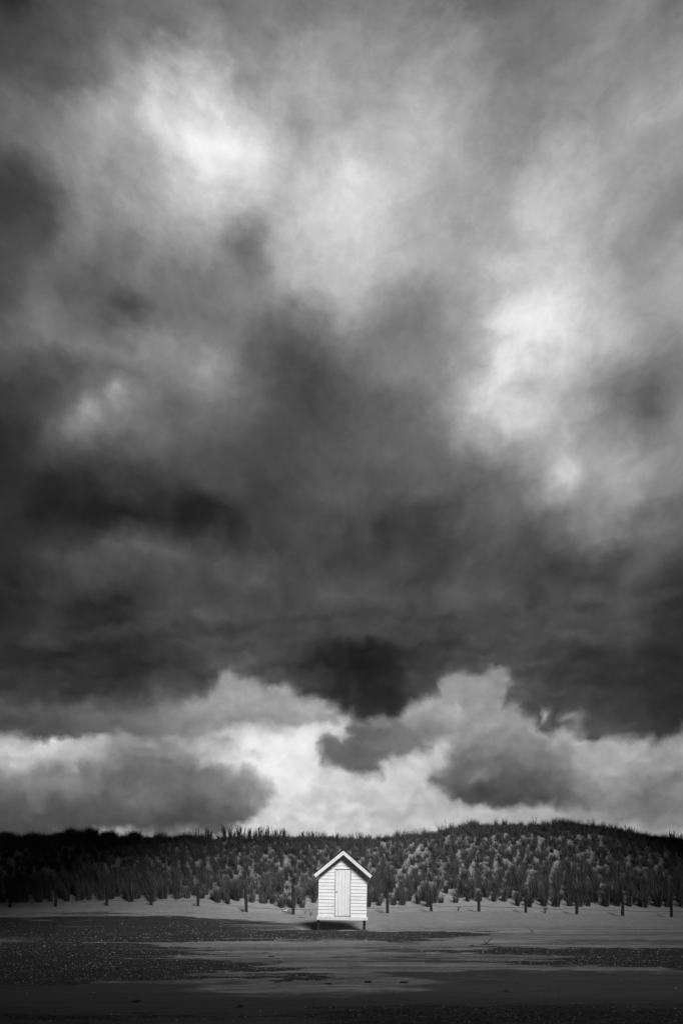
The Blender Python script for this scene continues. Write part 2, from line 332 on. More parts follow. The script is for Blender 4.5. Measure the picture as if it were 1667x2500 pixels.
class Mat:
    def __init__(s, name, rough=0.8):
        s.m = bpy.data.materials.new(name); s.m.use_nodes = True; s.t = s.m.node_tree
        s.b = s.t.nodes['Principled BSDF']; s.b.inputs['Roughness'].default_value = rough
        s.b.inputs['Specular IOR Level'].default_value = 0.25
        s.tc = s.t.nodes.new('ShaderNodeTexCoord')
    def put(s, sock, v):
        if isinstance(v, bpy.types.NodeSocket): s.t.links.new(v, sock)
        else: sock.default_value = v
    def math(s, op, a, b=None, clamp=False):
        n = s.t.nodes.new('ShaderNodeMath'); n.operation = op; n.use_clamp = clamp
        s.put(n.inputs[0], a)
        if b is not None: s.put(n.inputs[1], b)
        return n.outputs[0]
    def ss(s, x, e0, e1, a=0.0, b=1.0):
        n = s.t.nodes.new('ShaderNodeMapRange'); n.interpolation_type = 'SMOOTHSTEP'; s.put(n.inputs[0], x)
        n.inputs[1].default_value = e0; n.inputs[2].default_value = e1; n.inputs[3].default_value = a; n.inputs[4].default_value = b
        return n.outputs[0]
    def vec(s, sc_=(1,1,1), src='Object', loc=(0,0,0)):
        n = s.t.nodes.new('ShaderNodeMapping'); n.inputs['Scale'].default_value = sc_; n.inputs['Location'].default_value = loc
        s.put(n.inputs[0], s.tc.outputs[src]); return n.outputs[0]
    def noise(s, scale, sc_=(1,1,1), detail=5, rough=.55, src='Object', loc=(0,0,0)):
        n = s.t.nodes.new('ShaderNodeTexNoise'); n.inputs['Scale'].default_value = scale; n.inputs['Detail'].default_value = detail
        n.inputs['Roughness'].default_value = rough; s.put(n.inputs[0], s.vec(sc_, src, loc)); return n.outputs[0]
    def voro(s, scale, sc_=(1,1,1), out='Distance'):
        n = s.t.nodes.new('ShaderNodeTexVoronoi'); n.inputs['Scale'].default_value = scale; s.put(n.inputs[0], s.vec(sc_)); return n.outputs[out]
    def attr(s, name):
        n = s.t.nodes.new('ShaderNodeAttribute'); n.attribute_name = name; return n.outputs['Fac']
    def mix(s, f, a, b):
        n = s.t.nodes.new('ShaderNodeMix'); n.data_type = 'FLOAT'; s.put(n.inputs[0], f); s.put(n.inputs[2], a); s.put(n.inputs[3], b); return n.outputs[0]
    def col(s, v): s.put(s.b.inputs['Base Color'], v) if isinstance(v, bpy.types.NodeSocket) else s.put(s.b.inputs['Base Color'], (v, v, v, 1)); return s
    def bump(s, h, dist=0.01, strength=1.0):
        n = s.t.nodes.new('ShaderNodeBump'); n.inputs['Distance'].default_value = dist; n.inputs['Strength'].default_value = strength
        s.put(n.inputs['Height'], h); s.t.links.new(n.outputs[0], s.b.inputs['Normal'])

# materials --------------------------------------------------------
def mat_paint(name, along, base=0.74, dirt=0.45):
    m = Mat(name, 0.6)
    st = (0.25, 1, 9) if along == 'x' else (9, 1, 0.35)
    g = m.noise(5, st, 8, .62); g2 = m.noise(2.2, (1,1,1), 6, .6); g3 = m.noise(26, st, 4, .6)
    f = m.math('ADD', m.ss(g, .46, .74, 0, dirt), m.math('MULTIPLY', m.ss(g2, .5, .72), .16))
    f = m.math('ADD', f, m.math('MULTIPLY', m.ss(g3, .55, .75), .12), True)
    v_ = m.voro(4.2, (1,1,1)); f = m.math('ADD', f, m.ss(v_, .035, .0, 0, .55), True)
    sz = m.t.nodes.new('ShaderNodeSeparateXYZ'); m.put(sz.inputs[0], m.tc.outputs['Object'])
    gr = m.math('MULTIPLY', m.ss(sz.outputs[2], .95, .4), m.ss(m.noise(3.5, (1,1,.6), 7, .7), .42, .72, 0, .42)); f = m.math('ADD', f, gr, True)
    m.col(m.mix(f, base, 0.26)); m.bump(g3, 0.002); return m.m
P_WALL = mat_paint('white_painted_siding', 'x', .84, .34); P_DOOR = mat_paint('white_painted_door', 'z', .86, .30); P_TRIM = mat_paint('white_trim', 'x', .80, .12)
def mat_wood(name, a, b, sc_=(6,6,.6)):
    m = Mat(name, .85); g = m.noise(7, sc_, 7, .6); m.col(m.mix(m.ss(g, .3, .7), a, b)); m.bump(g, .004); return m.m
P_DARK = mat_wood('tarred_wood', .012, .03); P_POST = mat_wood('weathered_post', .010, .035); P_ROOF = mat_wood('roof_felt', .012, .028, (3,3,3))
P_UNDER = mat_wood('bare_rafter_wood', .05, .09)
mm = Mat('dark_metal', .5); mm.b.inputs['Metallic'].default_value = .6; mm.col(.05); P_METAL = mm.m
def mat_grass(name, a, b, straw=.0):
    m = Mat(name, .7); g = m.noise(1.3, (1,1,1), 3); n = m.t.nodes.new('ShaderNodeObjectInfo')
    k = m.math('ADD', m.math('MULTIPLY', m.ss(g,.35,.65), .6), m.math('MULTIPLY', n.outputs['Random'], .4)); m.col(m.mix(m.math('MULTIPLY', m.attr('straw'), straw), m.mix(k, a, b), .16)); return m.m
G_SLOPE = mat_grass('marram_blades', .018, .052, .85); G_CREST = mat_grass('dark_marram_blades', .025, .06, .8)
G_STALK = mat_grass('dry_stalks', .02, .04)

# ------------------------------------------------------------------ terrain
def px_x(px, d): return (px - CX) * d / F
def px_z(py, d): return CAMZ + (HOR - py) * d / F
FP = [(25,2216.4,61),(135.7,2214.6,60),(260,2212,56),(370,2211.4,55),(484,2213,54),(602.5,2227.5,66),(715.7,2237,75),
      (946,2231,64),(1054,2226.5,50),(1169,2226.7,47),(1284,2229,55),(1408,2233.5,54),(1520,2236,57),(1639,2240,52)]
def fence_d(px): return 35.0 - 2.0*np.clip(px, -600, 2300)/1667
f_px = np.array([-600] + [p[0] for p in FP] + [2300], float); f_py = np.array([2217] + [p[1] for p in FP] + [2243], float)
f_py[7] -= 3
f_d = fence_d(f_px); f_x = (f_px-CX)*f_d/F; f_z = CAMZ + (HOR-f_py)*f_d/F
CR = [(-700,2056),(0,2054),(150,2050),(215,2042),(300,2051),(400,2057),(540,2051),(700,2051),(800,2053),(900,2055),(1000,2053),(1060,2041),(1130,2025),(1200,2023),(1300,2025),(1370,2019),(1420,2023),(1500,2036),(1560,2048),(1667,2060),(2300,2070)]
DC = 48.0
c_x = np.array([px_x(a, DC) for a, b in CR]); c_z = np.array([px_z(b, DC) for a, b in CR])
HX, HY = 0.02, 25.6                                     # hut front, centre
def height(x, y, detail=True):
    x = np.atleast_1d(np.asarray(x, float)); y = np.atleast_1d(np.asarray(y, float))
    fz = np.interp(x, f_x, f_z); fd = np.interp(x, f_x, f_d); cz = np.interp(x, c_x, c_z)
    # beach to fence
    t = np.clip((y - 25.2)/(fd - 25.2), 0, 1); z = fz * (t*t*(3-2*t)*.6 + t*.4)
    # dune face
    d = np.clip((y - fd - .6)/(DC - fd - .6), 0, 1); z = z + (cz - fz)*(0.25*d + .75*(d*d*(3-2*d)*.55 + d*.45))
    back = np.clip(y - DC, 0, 40); z = z - back*np.interp(back, [0,4,40], [.02,.12,.09])*1.0
    far = sst(70, 110, y); z = z*(1-far) + far*0.5
    # scour round the hut with its lip in front
    dx = (x-HX-.1)/2.1; dy = (y-26.7)/1.45; q = np.sqrt(dx*dx+dy*dy)
    z = z - .17*np.clip(1-q*q, 0, 1)**1.2
    z = z - .20*np.exp(-((x-HX+1.15)/.42)**2-((y-26.3)/.55)**2) + .07*np.exp(-((x-HX+1.9)/.5)**2-((y-26.5)/.9)**2)
    z = z + .02*np.exp(-((y-25.22)/.16)**2)*sst(3.6, 1.8, np.abs(x-HX-.6))
    if detail:
        z = z + .02*vnoise(x, y, .35, 3.3)*sst(8, 20, y) + .10*vnoise(x, y, .28, 7.7)*sst(37, 40, y)*sst(80, 60, y) + .07*vnoise(x, y, .9, 1.7)*sst(36.5, 38, y)*sst(60, 52, y)
        nr = (y > 8) & (y < 37) & (np.abs(x) < 22)
        if nr.any():
            zz = np.zeros(len(x)); xx, yy = x[nr], y[nr]
            zz[nr] = .012*vnoise(xx*.35, yy, 1.6, 9.1) + .006*vnoise(xx, yy, 3.5, 2.2)
            z = z + zz
    return z
def hz(x, y): return float(height([x], [y])[0])

ys = np.concatenate([[-60,-30,-10,0,3,5], np.arange(6, 35, .085), np.arange(35, 56, .2), 56*1.07**np.arange(0, 45)])
xi = np.concatenate([np.arange(-21, 21.01, .11)]); xo = 21.5*1.09**np.arange(0, 48)
xs = np.concatenate([-xo[::-1], xi, xo])
GXm, GYm = np.meshgrid(xs, ys); gx, gy = GXm.ravel(), GYm.ravel()
gz = height(gx, gy)
nx, ny = len(xs), len(ys)
idx = np.arange(nx*ny).reshape(ny, nx)
quads = np.stack([idx[:-1,:-1], idx[:-1,1:], idx[1:,1:], idx[1:,:-1]], -1).reshape(-1, 4)
gme = quads_mesh('sand', np.stack([gx, gy, gz], 1), quads)

# shell and gravel beds lying in real places on the beach
def bed(x, y):
    """0..1 shell bed cover, and 0..1 wet sand joined with painted light falloff, at ground points"""
    d = np.maximum(y, 1.5); X = CX + F*x/d; Y = HOR + F*CAMZ/d
    Y = Y + (.045*(Y-HOR)+1.5)*(.8*vnoise(x*.25, y, .9, 3) + .6*vnoise(x*.35, y, 2.3, 4) + .4*vnoise(x*.5, y, 5.5, 5))
    X = X + 90*vnoise(x*.2, y, 1.6, 6) + 60*vnoise(x*.3, y, 4.5, 7)
    Xw = X + 60*np.sin(Y*.11) + 30*np.sin(Y*.31+1)
    def strip(x0, y0, x1, y1, top, bot, sx0=1e5, sx1=1e5):
        """wedge: centreline from (x0,y0) to (x1,y1) with half heights top/bot, fading at the ends"""
        t = np.clip((X-x0)/(x1-x0), 0, 1); c = y0 + (y1-y0)*t
        h = top + (bot-top)*t
        return sst(1.5, .55, np.abs(Y-c)/h)*sst(x0-60, x0+20, Xw)*sst(x1+90, x1-90, Xw)
    b = np.maximum.reduce([
        strip(-900, 2272, 560, 2276, 10, 20), strip(100, 2287, 1180, 2285, 15, 10)*.98,
        strip(-900, 2316, 480, 2316, 26, 12)*.9, strip(-900, 2348, 560, 2330, 26, 5),
        strip(-900, 2368, 740, 2360, 40, 12), strip(-900, 2398, 740, 2390, 20, 7),
        strip(1050, 2322, 2600, 2342, 6, 28), strip(1200, 2345, 2600, 2360, 10, 30)*.95,
        .85*sst(2442, 2475, Y)*sst(600, 900, X), .5*sst(2450, 2490, Y)])
    b = b*(1-.8*strip(450, 2304, 1500, 2306, 3, 7))*(1-.75*strip(600, 2338, 1080, 2328, 5, 8))*(1-.6*strip(900,2335,1330,2345,4,6))
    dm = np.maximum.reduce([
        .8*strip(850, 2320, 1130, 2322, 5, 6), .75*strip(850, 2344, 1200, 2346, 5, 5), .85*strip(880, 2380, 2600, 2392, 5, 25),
        .6*strip(-900, 2426, 1000, 2426, 4, 5), .7*strip(-900, 2446, 1700, 2442, 8, 10), .8*sst(2425, 2465, Y), sst(2385, 2440, Y+.05*np.abs(X-700)-32*np.exp(-((X-820)/260)**2)),  # wet sand, plus light falloff painted around the centre foreground
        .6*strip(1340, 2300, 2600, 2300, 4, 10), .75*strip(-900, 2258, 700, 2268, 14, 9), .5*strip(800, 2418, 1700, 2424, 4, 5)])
    return b, dm
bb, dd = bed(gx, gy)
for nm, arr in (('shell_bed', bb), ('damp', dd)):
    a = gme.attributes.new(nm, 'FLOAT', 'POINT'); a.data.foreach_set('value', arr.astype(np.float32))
ms = Mat('sand', .95)
big = ms.noise(.5, (1,1,1), 6); fine = ms.noise(3.5, (.6,1.2,1), 8, .72); streak = ms.noise(1.1, (.16,1,1), 7, .6)
streak2 = ms.noise(4.5, (.2,1,1), 5, .6); grit = ms.noise(60, (1,1,1), 3, .7)
mid = ms.noise(11, (.8,1.2,1), 4, .7)
sand = ms.math('ADD', .235, ms.math('MULTIPLY', ms.math('SUBTRACT', fine, .5), .26))
sand = ms.math('ADD', sand, ms.math('MULTIPLY', ms.math('SUBTRACT', big, .5), .10))
sand = ms.math('ADD', sand, ms.math('MULTIPLY', ms.math('SUBTRACT', grit, .5), .16))
sand = ms.math('MULTIPLY', sand, ms.ss(mid, .3, .7, .78, 1.2))
line = ms.noise(1.6, (.10,1.3,1), 8, .7, loc=(3,1,0)); ln = ms.ss(ms.math('ABSOLUTE', ms.math('SUBTRACT', line, .5)), .0, .05, .58, 1.0)
br = ms.noise(.9, (.09,1.1,1), 5, .6, loc=(7,2,0))
ln = ms.math('MULTIPLY', ln, ms.ss(br, .3, .7, .72, 1.38))
near = ms.t.nodes.new('ShaderNodeSeparateXYZ'); ms.put(near.inputs[0], ms.tc.outputs['Object'])
sand = ms.math('MULTIPLY', sand, ms.mix(ms.ss(near.outputs[1], 29, 25), 1.0, ln))
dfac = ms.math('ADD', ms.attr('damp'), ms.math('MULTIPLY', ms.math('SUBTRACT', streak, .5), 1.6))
damp_dim_f = ms.ss(dfac, .2, .8, 0, .8)
sand = ms.mix(ms.math('MULTIPLY', damp_dim_f, ms.ss(ms.attr('damp'), .02, .3)), sand, .045)
bf = ms.math('ADD', ms.attr('shell_bed'), ms.math('ADD', ms.math('MULTIPLY', ms.math('SUBTRACT', streak, .5), 1.9), ms.math('MULTIPLY', ms.math('SUBTRACT', streak2, .5), 1.3)))
bf = ms.math('ADD', bf, ms.math('MULTIPLY', ms.math('SUBTRACT', ms.noise(7, (.5,1,1), 6, .75), .5), 1.3))
bmask = ms.math('MULTIPLY', ms.ss(bf, .34, .74), ms.ss(ms.attr('shell_bed'), .02, .15))
vd = ms.voro(26, (1,1,1), 'Color')
vb = ms.t.nodes.new('ShaderNodeSeparateXYZ'); ms.put(vb.inputs[0], vd)
grav = ms.mix(ms.ss(vb.outputs[0], .2, .95), .010, .060)
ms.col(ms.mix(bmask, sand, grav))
rip = ms.noise(5, (.5,1.6,1), 4); hh = ms.math('ADD', ms.math('MULTIPLY', rip, .5), ms.math('MULTIPLY', fine, .35))
hh = ms.math('ADD', hh, ms.math('MULTIPLY', ms.math('MULTIPLY', bmask, vb.outputs[1]), .5))
ms.bump(hh, .035, .8)
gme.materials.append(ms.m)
ground = link('sand', gme, smooth_=True); tag(ground, 'grey sandy beach rising into a dune behind the hut', None, None, 'structure')

# ------------------------------------------------------------------ added sun blocker, unseen behind the camera; its gap shapes the light pool
HT = 36.0; off = Vector((sd.x, sd.y, 0)) * (HT / sd.z)
gc = Vector((.3, 38, 0)) + off
cs = 2.0; cxs = np.arange(-84, 84.1, cs) + gc.x; cys = np.arange(-74, 24.1, cs) + gc.y
cg = {}; cbm = bmesh.new()
def blocker_t(x, y):
    wx = float(np.interp(y-gc.y, [-25, -14, 0, 14, 30], [7, 10.2, 11.6, 11.2, 10.5])); cx0 = gc.x + float(np.interp(y-gc.y, [-28, -12, 5], [.3, 1.3, 2.3])); q = math.hypot((x-cx0)/wx, (y-gc.y)/24)
    q += .16*mn.noise(Vector((x*.08, y*.08, 4)))
    a = max(0, q-1)*9
    e = min(x-cxs[0], cxs[-1]-x, y-cys[0], cys[-1]-y)
    return min(a, 6, max(0, e)*.8) * (1 + .5*mn.fractal(Vector((x*.07, y*.07, 9)), 1, 2, 4)), q
for i, x in enumerate(cxs):
    for j, y in enumerate(cys):
        t, q = blocker_t(x, y)
        if q > .97: cg[i, j] = (cbm.verts.new((x, y, HT+max(t,.05)*1.6)), cbm.verts.new((x, y, HT-max(t,.05))))
fset = set()
for i in range(len(cxs)-1):
    for j in range(len(cys)-1):
        k = [(i,j),(i+1,j),(i+1,j+1),(i,j+1)]
        if all(q in cg for q in k):
            cbm.faces.new([cg[q][0] for q in k]); cbm.faces.new([cg[q][1] for q in k[::-1]]); fset.add((i,j))
for (i, j) in list(fset):
    for (di, dj), (a, b) in {(-1,0):((i,j),(i,j+1)),(1,0):((i+1,j),(i+1,j+1)),(0,-1):((i,j),(i+1,j)),(0,1):((i,j+1),(i+1,j+1))}.items():
        if (i+di, j+dj) not in fset: cbm.faces.new((cg[a][0], cg[b][0], cg[b][1], cg[a][1]))
bmesh.ops.delete(cbm, geom=[v_ for v_ in cbm.verts if not v_.link_faces], context='VERTS')
mc = Mat('blocker_grey', 1.0); mc.b.inputs['Specular IOR Level'].default_value = 0; mc.col(mc.mix(mc.ss(mc.noise(.06),.35,.65), .5, .75))
cl = bm_obj('cloud', cbm, mc.m, None, True); tag(cl, 'unseen cloudlike slab added to block the sun around a gap', None, None, 'structure')

# ------------------------------------------------------------------ the beach hut
ROLL = R(1.0)
hut = empty('beach_hut', (HX, HY, 0), (0, ROLL, 0))
tag(hut, 'small white weatherboard beach hut with pitched roof standing on short dark legs', 'beach hut')
W2, DEP, Z0, ZS, ZE = .905, 1.15, .37, .505, 2.16       # half width, depth, skirt bottom/top, eave height of wall
RH = ZE + W2*math.tan(R(40))                            # inner ridge
PIT = .1275
bm = bmesh.new()
# weatherboards: each board tilts out over the one below it
def wall_half(z):
    return W2 if z <= ZE else max(0.0, W2 - (z-ZE)/math.tan(R(40)))
z = ZS; kk = 0
DL, DR, DT = -.285, .285, 2.27
while z < RH - .02:
    z1 = min(z + PIT - .007, RH); h0, h1 = wall_half(z), wall_half(z1)
    jit = random.uniform(-.002, .002)
    spans = [(-h0, h0, -h1, h1)] if z > DT - .01 else [(-h0, DL-.012, -h1, DL-.012), (DR+.012, h0, DR+.012, h1)]
    for a0, b0, a1, b1 in spans:
        if b0 - a0 < .02: continue
        s = random.uniform(-.002, .002)
        pts = [(a0, -.024+jit, z+s), (b0, -.024+jit, z-s), (b1, -.006, z1-s), (a1, -.006, z1+s), (a0, .02, z+s), (b0, .02, z-s), (b1, .02, z1-s), (a1, .02, z1+s)]
        vs = [bm.verts.new(p) for p in pts]
        for f in ((0,1,2,3),(4,7,6,5),(0,4,5,1),(3,2,6,7),(0,3,7,4),(1,5,6,2)): bm.faces.new([vs[i] for i in f])
    z += PIT; kk += 1
# side and back boards
for sgn in (-1, 1):
    z = ZS
    while z < ZE - .02:
        z1 = min(z + PIT - .007, ZE)
        pts = [(sgn*(W2+.0), .021, z), (sgn*(W2+.0), DEP, z), (sgn*(W2-.018), DEP, z1), (sgn*(W2-.018), .021, z1), (sgn*(W2-.04), .021, z), (sgn*(W2-.04), DEP, z), (sgn*(W2-.04), DEP, z1), (sgn*(W2-.04), .021, z1)]
        vs = [bm.verts.new(p) for p in pts]
        for f in ((0,1,2,3),(4,7,6,5),(0,4,5,1),(3,2,6,7),(0,3,7,4),(1,5,6,2)): bm.faces.new([vs[i] for i in f])
        z += PIT
box(bm, -W2+.045, W2-.045, DEP-.03, DEP-.005, Z0+.1, ZE)
vs = [bm.verts.new(p) for p in [(-W2+.05, DEP-.02, ZE+.002), (W2-.05, DEP-.02, ZE+.002), (0, DEP-.02, RH-.05)]]; bm.faces.new(vs)
bm_obj('wall', bm, P_WALL, hut)
# sheathing behind the boards (dark gaps)
bm = bmesh.new()
prof = [(-W2+.045, ZS-.02), (W2-.045, ZS-.02), (W2-.045, ZE), (0, RH-.05), (-W2+.045, ZE)]
a = [bm.verts.new((x, .024, z)) for x, z in prof]; b = [bm.verts.new((x, .034, z)) for x, z in prof]
bm.faces.new(a); bm.faces.new(b[::-1])
for i in range(5): bm.faces.new((a[i], b[i], b[(i+1)%5], a[(i+1)%5]))
bm_obj('frame', bm, P_DARK, hut)
bm = bmesh.new(); box(bm, -.95, .95, -.05, .0, Z0, ZS+.003, .004); box(bm, -.93, .93, .001, DEP, Z0+.02, ZS-.03)
bm_obj('skirt_board', bm, P_TRIM, hut)
# door
door = None
bm = bmesh.new(); xb = DL + .006
ws_ = [.118, .135, .105, .12, .080]
for w_ in ws_:
    y_ = -.034 + random.uniform(-.002, .002)
    box(bm, xb, xb+w_-.004, y_, y_+.024, ZS+.022, DT-.012, .003); xb += w_
door = bm_obj('door', bm, P_DOOR, hut)
bm = bmesh.new(); box(bm, DL-.004, DR+.004, -.012, .015, ZS+.01, DT)
bm_obj('door_gap', bm, P_DARK, hut)
hut.children[-1].name = 'door_backing'
bm = bmesh.new(); box(bm, DL-.02, DR+.03, -.052, -.036, ZS+.004, ZS+.02, .002); bm_obj('threshold', bm, P_DARK, door)
for zz in (ZS+.22, DT-.26):
    bm = bmesh.new(); box(bm, DR-.012, DR+.012, -.044, -.035, zz, zz+.11, .002); tube(bm, [(DR, -.046, zz-.003), (DR, -.046, zz+.113)], [.007,.007], 8)
    bm_obj('hinge', bm, P_METAL, door)
bm = bmesh.new(); tube(bm, [(DL+.06,-.035,1.44), (DL+.06,-.055,1.44), (DL+.06,-.068,1.44), (DL+.06,-.074,1.44)], [.008,.009,.022,.012], 12); bm_obj('door_knob', bm, P_METAL, door, True)
bm = bmesh.new(); box(bm, DL+.055, DL+.075, -.042, -.035, DT-.05, DT-.015, .002); bm_obj('latch', bm, P_METAL, door)
# roof: two slopes of felt on boards, barge boards in front
OH, SL = .27, 1.10/math.cos(R(40))
roof = None
bm = bmesh.new()
RZ = RH + .055
for sgn in (-1, 1):
    ux = Vector((sgn*math.cos(R(40)), 0, -math.sin(R(40)))); nz = Vector((sgn*math.sin(R(40)), 0, math.cos(R(40))))
    top = Vector((0, 0, RZ)); L_ = SL*(1.0 if sgn < 0 else 1.0)
    c = []
    for s_, t_ in ((0,0), (L_,0), (L_,.035), (0,.035)):
        for y_ in (-OH-.02, DEP+.1): 
            p = top + ux*s_ + nz*t_
            if s_ == 0: p.x = sgn*.0005; p.z = RZ + t_/math.cos(R(40))
            c.append(bm.verts.new((p.x, y_, p.z)))
    for f in ((0,1,3,2),(2,3,5,4),(4,5,7,6),(6,7,1,0),(0,2,4,6),(1,7,5,3)): bm.faces.new([c[i] for i in f])
roof = bm_obj('roof', bm, P_ROOF, hut)
for sgn in (-1, 1):
    bm = bmesh.new(); ux = Vector((sgn*math.cos(R(40)), 0, -math.sin(R(40)))); nz = Vector((sgn*math.sin(R(40)), 0, math.cos(R(40))))
    g = .002; hgt = .125
    vsx = []
    for s_, t_ in ((0,-g), (SL-.012,-g), (SL-.012,-hgt), (0,-hgt)):
        p = Vector((0,0,RZ)) + ux*s_ + nz*t_
        if s_ == 0: p.x = sgn*.0008; p.z = RZ + t_/math.cos(R(40))
        vsx.append((p.x, p.z))
    fr = [bm.verts.new((x, -OH-.012, z)) for x, z in vsx]; bk = [bm.verts.new((x, -OH+.012, z)) for x, z in vsx]
    bm.faces.new(fr); bm.faces.new(bk[::-1])
    for i in range(4): bm.faces.new((fr[i], bk[i], bk[(i+1)%4], fr[(i+1)%4]))
    bm_obj('barge_board', bm, P_TRIM, roof)
    # eave board and rafters
    bm = bmesh.new(); p = Vector((0,0,RZ)) + ux*(SL-.03)
    box(bm, *sorted((p.x-.012, p.x+.012)), -OH+.02, DEP+.08, p.z-.09, p.z-.022); bm_obj('eave_board', bm, P_DARK, roof)
for sgn in (-1, 1):
    for y_ in (.07, DEP-.12):
        bm = bmesh.new(); cx_ = sgn*(.875 + (.06 if y_ > 1 else 0)) + (.0 if sgn < 0 else -.03)
        cx_ = {(-1, True): -.925, (-1, False): -.90, (1, True): .855, (1, False): .835}[(sgn, y_ > 1)]
        box(bm, cx_-.044, cx_+.044, y_-.04, y_+.04, -.45, Z0+.018, .004); bm_obj('leg', bm, P_DARK, hut)

# ------------------------------------------------------------------ fence posts and wire
POST_WHICH = ['leftmost weathered fence post, standing by the left edge of the picture', 'second weathered fence post from the left end of the row', 'third weathered fence post from the left end of the row',
 'fourth weathered fence post from the left end of the row', 'fifth weathered fence post from the left end of the row', 'second fence post left of the hut, with a broad dark foot',
 'tall thin fence post first to the left of the hut', 'pale thin fence post first to the right of the hut', 'leaning fence post second to the right of the hut', 'short fence post third to the right of the hut',
 'dark fence post fourth to the right of the hut', 'short fence post third from the right end of the row', 'pale fence post second from the right end of the row', 'rightmost dark fence post, standing by the right edge of the picture']
tops = []
for i, (px, py, hp) in enumerate(FP):
    d = float(fence_d(px)); x = px_x(px, d); z = hz(x, d)
    h = hp*d/F; r = .068 + random.uniform(-.006, .008)
    lean = [-.02,.0,.03,-.04,-.03,-.05,-.01,-.02,-.09,-.02,-.03,.0,-.01,-.01][i]
    bm = bmesh.new(); n_ = 7; pts = []; rad = []
    for k in range(n_):
        t = k/(n_-1); zz = -.35 + (h+.35)*t
        pts.append((lean*t*h + random.uniform(-.006,.006), random.uniform(-.006,.006), zz)); rad.append(r*(1.12-.22*t)*random.uniform(.95,1.05))
    rad[-1] *= .9; tube(bm, pts, rad, 12)
    pts2 = pts[-1]; box(bm, pts2[0]-.03, pts2[0]+.03, -.02, .02, h-.012, h+.014, .005)
    o = bm_obj('fence_post', bm, P_POST, None, False); o.location = (x, d, z); o.rotation_euler[2] = random.uniform(0, .3)
    tag(o, POST_WHICH[i], 'fence post', 'wooden posts of the low wire fence at the dune foot')
    tops.append((x, d-.05, z))
bm = bmesh.new(); wp_ = []
for i, (a_, b_) in enumerate(zip(tops, tops[1:])):
    for k in range(7):
        t = k/7; sag = -.05*4*t*(1-t); wp_.append((a_[0]+(b_[0]-a_[0])*t, a_[1]+(b_[1]-a_[1])*t, a_[2]+(b_[2]-a_[2])*t + .28 + sag))
wp_.append((tops[-1][0], tops[-1][1], tops[-1][2]+.28))
ext = [(wp_[0][0]-2.4, wp_[0][1]+.1, wp_[0][2])] + wp_ + [(wp_[-1][0]+2.4, wp_[-1][1]-.1, wp_[-1][2]-.05)]
tube(bm, ext, [.007]*len(ext), 6)
tag(bm_obj('fence_wire', bm, P_DARK), 'single thin wire strung low along the row of fence posts', 'wire')

# ------------------------------------------------------------------ marram grass
def blades(n, h, spread, lean, wid, seed, curl=.5, segs=3):
    """vertex array and quads of one tuft"""
    r_ = np.random.default_rng(seed); V_, Q_, T_ = [], [], []
    for i in range(n):
        a = r_.uniform(0, 2*math.pi); rr = spread*.35*math.sqrt(r_.random()); bx, by = rr*math.cos(a), rr*math.sin(a)
        hh_ = h*r_.uniform(.5, 1.08); out_ = r_.uniform(.1, 1)*spread
        a2 = a + r_.normal(0, .5); dxx, dyy = math.cos(a2)*out_ + lean*h, math.sin(a2)*out_
        fa = r_.uniform(0, math.pi); wx, wy = math.cos(fa)*wid, math.sin(fa)*wid
        b0 = len(V_); st_ = float(r_.random() < .22)
        if st_: hh_ *= 1.12
        for k in range(segs+1):
            T_ += [st_, st_]; t = k/segs; tt = t**(1+curl*1.6); w_ = (1-t*.85)
            px_, py_, pz_ = bx+dxx*tt, by+dyy*tt, hh_*(t - .16*curl*t*t) - .04
            V_ += [(px_-wx*w_, py_-wy*w_, pz_), (px_+wx*w_, py_+wy*w_, pz_)]
        for k in range(segs): Q_.append((b0+2*k, b0+2*k+1, b0+2*k+3, b0+2*k+2))
    return np.array(V_), np.array(Q_), np.array(T_)
VAR = [blades(random.randint(120, 160), random.uniform(.85, 1.15), random.uniform(.30, .46), random.uniform(-.22, .02), .0085, 100+i) for i in range(14)]
VARM = [quads_mesh('marram_tuft', v_, q_, G_SLOPE, t_) for v_, q_, t_ in VAR]
CRV = [blades(90, random.uniform(.55, .8), random.uniform(.3, .42), random.uniform(-.12, .2), .009, 300+i) for i in range(10)]
spots = []
row = 0; y = 35.2
while y < 48.0:
    x = -26 + (row*.31) % .82
    while x < 26:
        xx = x + random.gauss(0, .09) ; yy = y + random.gauss(0, .06)
        fd = float(np.interp(xx, f_x, f_d)); dens = mn.noise(Vector((xx*.22, yy*.22, 2)))
        toe = fd + 1.7 + .6*mn.noise(Vector((xx*.55, 0, 5))) - (.4 if xx < -8 else 0)
        x += .66 if y < 40 else .62
        if yy < toe: continue
        if random.random() < .06: continue
        spots.append((yy, xx))
    y += .68 if y < 40 else .64; row += 1
spots.sort()
def in_view(x, y): return abs(F*x/y) < 850
indiv = [s for s in spots if in_view(s[1], s[0])][:298]; iset = set(indiv)
rest = [s for s in spots if s not in iset]
LBL = 'dark tuft of marram grass planted in the rows on the lower dune face'
for i, (yy, xx) in enumerate(indiv):
    o = bpy.data.objects.new('marram_tuft', VARM[i % 14]); sc.collection.objects.link(o)
    o.location = (xx, yy, hz(xx, yy)); s_ = random.uniform(.72, 1.32) * (1.0 if abs(xx) < 9 else 1.12)
    o.scale = (s_*random.uniform(.9, 1.2), s_, s_*random.uniform(.85, 1.15)); o.rotation_euler[2] = random.uniform(-.5, .5)
    tag(o, LBL, 'grass tuft', 'marram tufts planted on the lower dune face')
